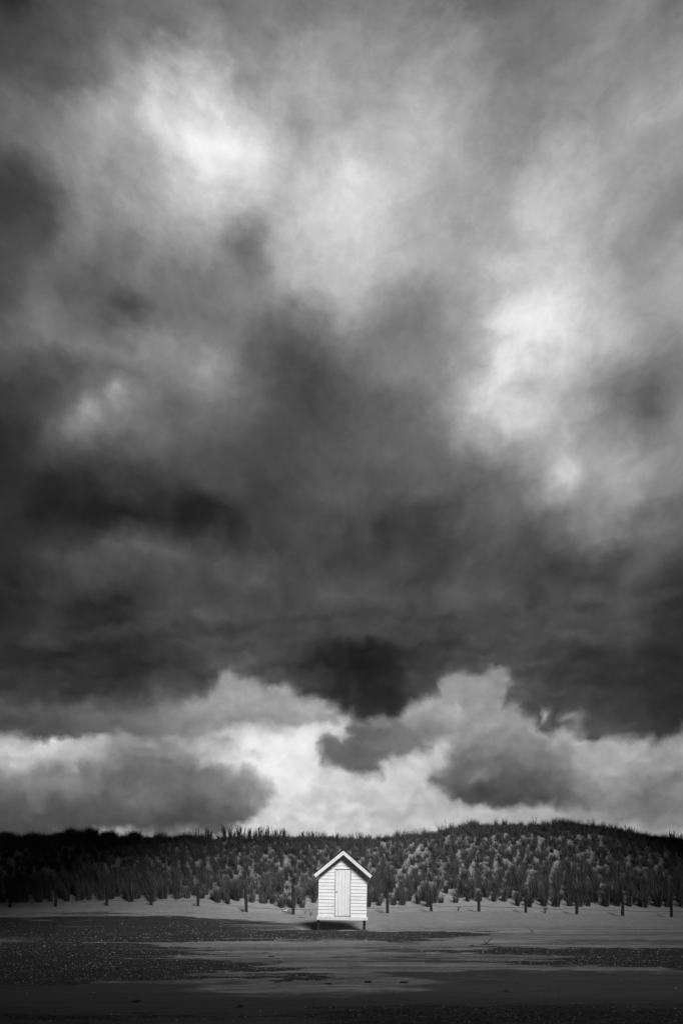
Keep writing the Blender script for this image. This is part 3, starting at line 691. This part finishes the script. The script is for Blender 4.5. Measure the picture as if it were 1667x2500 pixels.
def mass(name, items, variants, mat):
    vs_, qs_, ts_, b0 = [], [], [], 0
    xa = np.array([i[1] for i in items]); ya = np.array([i[0] for i in items]); za = height(xa, ya)
    for (yy, xx, s_, sz), z_ in zip(items, za):
        v_, q_, t_ = variants[rng.integers(len(variants))]; a = rng.uniform(-.5, .5); c, s = math.cos(a), math.sin(a)
        w_ = np.empty_like(v_); w_[:,0] = (v_[:,0]*c - v_[:,1]*s)*s_ + xx; w_[:,1] = (v_[:,0]*s + v_[:,1]*c)*s_ + yy; w_[:,2] = v_[:,2]*sz + z_
        vs_.append(w_); ts_.append(t_); qs_.append(q_ + b0); b0 += len(v_)
    return link(name, quads_mesh(name, np.concatenate(vs_), np.concatenate(qs_), mat, np.concatenate(ts_)))
rest = [(a, b, random.uniform(.6, 1.15), random.uniform(.45, .95)) for a, b in rest]
FIL = [blades(26, random.uniform(.35, .6), random.uniform(.25, .4), random.uniform(-.2, .05), .009, 500+i) for i in range(8)]
fill = []
while len(fill) < 2800:
    xx, yy = random.uniform(-26, 26), random.uniform(36.2, 48)
    if yy < float(np.interp(xx, f_x, f_d)) + 2.4 + .9*mn.noise(Vector((xx*.55, 0, 5))): continue
    if mn.noise(Vector((xx*.5, yy*.5, 8))) < -.22: continue
    fill.append((yy, xx, random.uniform(.8, 1.3), random.uniform(.6, 1.15)))
o = mass('dune_grass', rest, VAR, G_SLOPE); tag(o, 'rows of marram grass covering the upper dune face', 'grass', None, 'stuff')
crest = []
for x in np.arange(-27, 27, .16):
    px = CX + F*x/DC
    n_ = 3
    for k in range(n_):
        yy = DC - .6 + random.uniform(-.9, 1.2); sc_h = random.uniform(.45, .85)*(1 + .55*mn.noise(Vector((x*.9, 1, 1))) + .35*mn.noise(Vector((x*2.3, 4, 1))))
        if 350 < px < 1040: yy = DC + random.uniform(-.35, .6)
        if px < 350: sc_h *= 1.15; yy -= random.uniform(0, 1.2)*(k == 0)
        if 470 < px < 710 and random.random() < .72: continue
        if 470 < px < 1040: sc_h *= .72
        if px > 1050: sc_h *= .8
        crest.append((yy, x + random.uniform(-.1, .1), random.uniform(.8, 1.2), sc_h))
for _ in range(260):   # dark patches on the right hump and at the left top
    if random.random() < .6: px, dy = random.uniform(1130, 1640), random.uniform(0, 2.6)
    else: px, dy = random.uniform(-50, 330), random.uniform(0, 3.2)
    crest.append((DC - dy, px_x(px, DC), random.uniform(.9, 1.3), random.uniform(.45, .8)))
for px, w in ((215, 28), (170, 12), (268, 14), (390, 12), (445, 14), (20, 20), (75, 16), (325, 16), (1375, 40), (1150, 15)):
    for _ in range(10): crest.append((DC + random.uniform(-.5, .4), px_x(px + random.gauss(0, w*.5), DC), random.uniform(.8, 1.1), random.uniform(.95, 1.25)))
o = mass('low_grass', fill, FIL, G_SLOPE); tag(o, 'thin low grass between the marram tufts on the dune face', 'grass', None, 'stuff')
o = mass('crest_grass', crest, CRV, G_CREST); tag(o, 'dense dark marram grass growing along the dune crest against the sky', 'grass', None, 'stuff')
# bundles of bare stalks standing on the crest
def stalks(px, w, n, hpx, label):
    bm = bmesh.new(); x0 = px_x(px, DC); base = hz(x0, DC-.3)
    for _ in range(n):
        x = random.gauss(0, w*.5)*DC/F; y_ = random.uniform(-.25, .25); h = hpx*random.uniform(.8, 1.25)*DC/F; l_ = random.gauss(0, .06)
        z_ = hz(x0+x, DC-.3+y_) - base
        tube(bm, [(x, y_, z_-.15), (x+l_*.5, y_, z_+h*.55), (x+l_*1.2, y_, z_+h)], [.024, .020, .014], 5)
        if random.random() < .35: tube(bm, [(x+l_*.5, y_, z_+h*.55), (x+l_+.07*random.choice((-1,1)), y_, z_+h*.85)], [.008, .004], 4)
    o = bm_obj('stalk_bundle', bm, G_STALK); o.location = (x0, DC-.3, base)
    tag(o, label, 'stalk bundle', 'bundles of bare stalks standing on the dune crest')
SB = [(481,6,7,26),(510,8,9,28),(548,8,14,30),(562,5,8,29),(588,9,22,30),(611,4,9,27),(634,9,16,27),(655,10,24,30),(672,6,8,24),(694,10,20,28),(740,10,10,22),(765,12,14,20),(783,8,8,18),(820,10,12,22),(878,6,14,22),(898,8,8,18),(970,5,5,22),(984,6,6,24),(1000,8,8,18),(1300,3,3,24),(1530,14,10,22),(1636,6,14,24),(1655,8,8,22)]
for px, w, n, h in SB:
    stalks(px, w, n, h, 'bundle of bare upright stalks standing on the dune crest against the sky')
# single long seed stalks
for px, h in ((1088, 36), (1019, 24), (1300, 34), (795, 24)):
    bm = bmesh.new(); hh_ = h*DC/F; tube(bm, [(0,0,-.1), (-.03,0,hh_*.5), (-.12,0,hh_*.93), (-.14,0,hh_)], [.007,.006,.012,.004], 5)
    x0 = px_x(px, DC); o = bm_obj('seed_stalk', bm, G_STALK); o.location = (x0, DC-.4, hz(x0, DC-.4))
    tag(o, 'thin bent seed stalk rising alone above the crest grass', 'seed stalk', 'lone seed stalks above the crest')

# ------------------------------------------------------------------ small things on the beach
# sprigs in front of the dune
def sprig(px, d, hpx, n, label):
    x0 = px_x(px, d); bm = bmesh.new()
    for _ in range(n):
        a = random.uniform(-1.0, 1.0); h = hpx*d/F*random.uniform(.6, 1)
        p1 = (a*.12*h*2, random.uniform(-.05,.05), h*.5); p2 = (a*.3*h*2, random.uniform(-.08,.08), h)
        tube(bm, [(0,0,-.05), p1, p2], [.009,.007,.004], 5); tube(bm, [p1, (p1[0]+random.choice((-1,1))*.12, 0, p1[2]+.08)], [.006,.003], 4)
    o = bm_obj('dead_sprig', bm, G_STALK); o.location = (x0, d, hz(x0, d)); tag(o, label, 'sprig', 'dead sprigs sticking out of the sand')
sprig(759, 32.6, 16, 4, 'dead branching sprig in the sand just left of the hut')
sprig(744, 34.2, 12, 3, 'small dead sprig between the hut and the nearest post on its left')
sprig(592, 33.8, 10, 4, 'low dead sprig at the foot of the second post left of the hut')
sprig(1300, 24.0, 11, 2, 'lone bare twig upright in the open sand right of the hut')
sprig(1118, 34.3, 16, 5, 'thin bare sprigs between the second and third post right of the hut')
sprig(1330, 34.0, 20, 9, 'loose spray of thin stems at the dune foot near the right side')

# a small pale shore bird by the fence
bx, bd = px_x(696, 33.9), 33.9
bird = empty('bird', (bx, bd, hz(bx, bd)), (0, 0, 0)); tag(bird, 'small pale shore bird standing on the sand beside a fence post left of the hut', 'bird')
mb = Mat('pale_feathers', .8); mb.col(mb.mix(mb.ss(mb.noise(30), .4, .6), .35, .5)); mbd = Mat('dark_feathers', .8); mbd.col(.02)
bm = bmesh.new(); tube(bm, [(-.16,0,.145),(-.12,0,.15),(-.05,0,.155),(.02,0,.17),(.07,0,.20),(.09,0,.235),(.105,0,.262),(.125,0,.272),(.142,0,.268)], [.008,.026,.048,.056,.046,.03,.028,.024,.008], 14)
for v_ in bm.verts: v_.co.y *= .85
bm_obj('body', bm, mb.m, bird, True)
for s in (-1, 1):
    bm = bmesh.new(); tube(bm, [(-.20,s*.03,.12),(-.12,s*.042,.14),(-.02,s*.048,.155),(.05,s*.04,.175)], [.006,.018,.022,.008], 8); bm_obj('wing', bm, mbd.m, bird, True)
    bm = bmesh.new(); tube(bm, [(.0+s*.015,s*.02,.12),(.012+s*.03,s*.02,.06),(.0+s*.035,s*.02,.004),(.04+s*.035,s*.02,.002)], [.008,.005,.005,.004], 6); bm_obj('leg', bm, mbd.m, bird)
bm = bmesh.new(); tube(bm, [(.14,0,.268),(.175,0,.262),(.20,0,.255)], [.008,.005,.002], 6); bm_obj('beak', bm, mbd.m, bird)

# seaweed and driftwood scraps
msw = Mat('dry_seaweed', .8); msw.col(msw.mix(msw.noise(12), .01, .04))
SCR = [(1183,2309,34,'forked scrap of driftwood lying on the pale sand right of the hut'),(1150,2311,12,'small curled scrap of seaweed beside the forked driftwood'),(1232,2321,12,'stubby scrap of seaweed on the shell bed right of the driftwood'),
 (405,2350,10,'dark clod of seaweed on the left shell bed'),(187,2304,22,'flat mat of seaweed in the dark sand at far left'),(895,2400,18,'short strand of seaweed left of two on the pale foreground sand'),(983,2400,22,'longer strand of seaweed right of two on the pale foreground sand'),
 (660,2336,16,'thin strand of seaweed on the light sand strip left of the hut'),(1236,2424,12,'knot of seaweed in the dark sand at lower right'),(800,2404,16,'faint strand of seaweed below the hut in the foreground'),(583,2461,16,'strand of seaweed in the dark sand at the bottom'),(735,2252,20,'flat dark scrap in the hollow left of the hut'),
 (330,2448,18,'strand of seaweed low in the dark sand at left'),(1205,2329,10,'scrap of seaweed just under the stubby one'),(510,2314,10,'tiny scrap on the strip of sand at left')]
for px, py, w, lb in SCR:
    d = F*CAMZ/(py-HOR); x0 = px_x(px, d); bm = bmesh.new(); Lh = w*d/F
    for _ in range(3 if w < 15 else 5):
        a = random.uniform(-.5,.5); p = [(-Lh/2*random.uniform(.3,1), random.uniform(-.06,.06), .005)]
        for k in range(1, 6): p.append((p[0][0] + Lh*k/5*random.uniform(.8,1), p[-1][1] + random.uniform(-.02,.02), random.uniform(.004,.014)))
        tube(bm, p, [.003,.006,.008,.007,.006,.003], 6)
    if w > 30: tube(bm, [(0,0,.01),(.1,.02,.1),(.22,.0,.2)], [.014,.011,.006], 6); tube(bm, [(.1,0,.01),(.02,.02,.08),(-.06,.0,.15)], [.012,.009,.005], 6)
    o = bm_obj('driftwood' if w > 30 else 'seaweed', bm, msw.m); o.location = (x0, d, hz(x0, d)); tag(o, lb, 'driftwood' if w > 30 else 'seaweed', None if w > 30 else 'seaweed scraps on the sand')

# broken shells and pebbles in the beds
def chips(name, n, lo_, hi_, mat, label, thr=.45, seed=5):
    r_ = np.random.default_rng(seed)
    Y = r_.uniform(2262, 2500, n*6); X = r_.uniform(-40, 1707, n*6)
    d = F*CAMZ/(Y-HOR); x = (X-CX)*d/F
    b, dm = bed(x, d); cl_ = np.array([mn.noise(Vector((a*.9, c*2.0, 3))) for a, c in zip(x, d)])
    w = (b**1.5*(.75+.9*cl_) + .02)*np.where(Y > 2430, .55, 1)
    keep = (r_.random(len(w)) < w*.9)
    x, d = x[keep][:n], d[keep][:n]; z = height(x, d)
    sz = (lo_ + (hi_-lo_)*r_.random(len(x))**3.5)*np.clip(d/17, .45, 1.2)
    V_ = []; Q_ = []; T_ = np.repeat(r_.random(len(x))**2.2, 12)
    for i in range(len(x)):
        a0 = r_.uniform(0, 6.28); tl, tw = r_.normal(0, .35, 2); b0 = len(V_); s_ = sz[i]
        for lay, (rr, hh_) in enumerate(((1, 0), (1.0, .22), (.45, .5))):
            for k in range(4):
                a = a0 + k*math.pi/2; lx = math.cos(a)*s_*rr*(1.3 if k%2 else 1); ly = math.sin(a)*s_*rr
                V_.append((x[i]+lx, d[i]+ly, z[i] + hh_*s_ + lx*tl + ly*tw))
        for l_ in (0, 1):
            for k in range(4): Q_.append((b0+l_*4+k, b0+l_*4+(k+1)%4, b0+l_*4+4+(k+1)%4, b0+l_*4+4+k))
        Q_.append((b0+8, b0+9, b0+10, b0+11))
    o = link(name, quads_mesh(name, V_, Q_, mat, T_)); tag(o, label, 'shells' if 'shell' in name else 'pebbles', None, 'stuff')
ms1 = Mat('shell_white', .5); ms1.col(ms1.mix(ms1.attr('straw'), .10, .9)); ms2 = Mat('pebble_grey', .7); ms2.col(ms2.mix(ms2.ss(ms2.noise(9), .35, .65), .01, .12))
chips('shell_fragments', 16000, .003, .017, ms1.m, 'white broken shells scattered over the dark beds', seed=5)
chips('pebbles', 12000, .004, .016, ms2.m, 'dark pebbles scattered over the shell beds', seed=6)
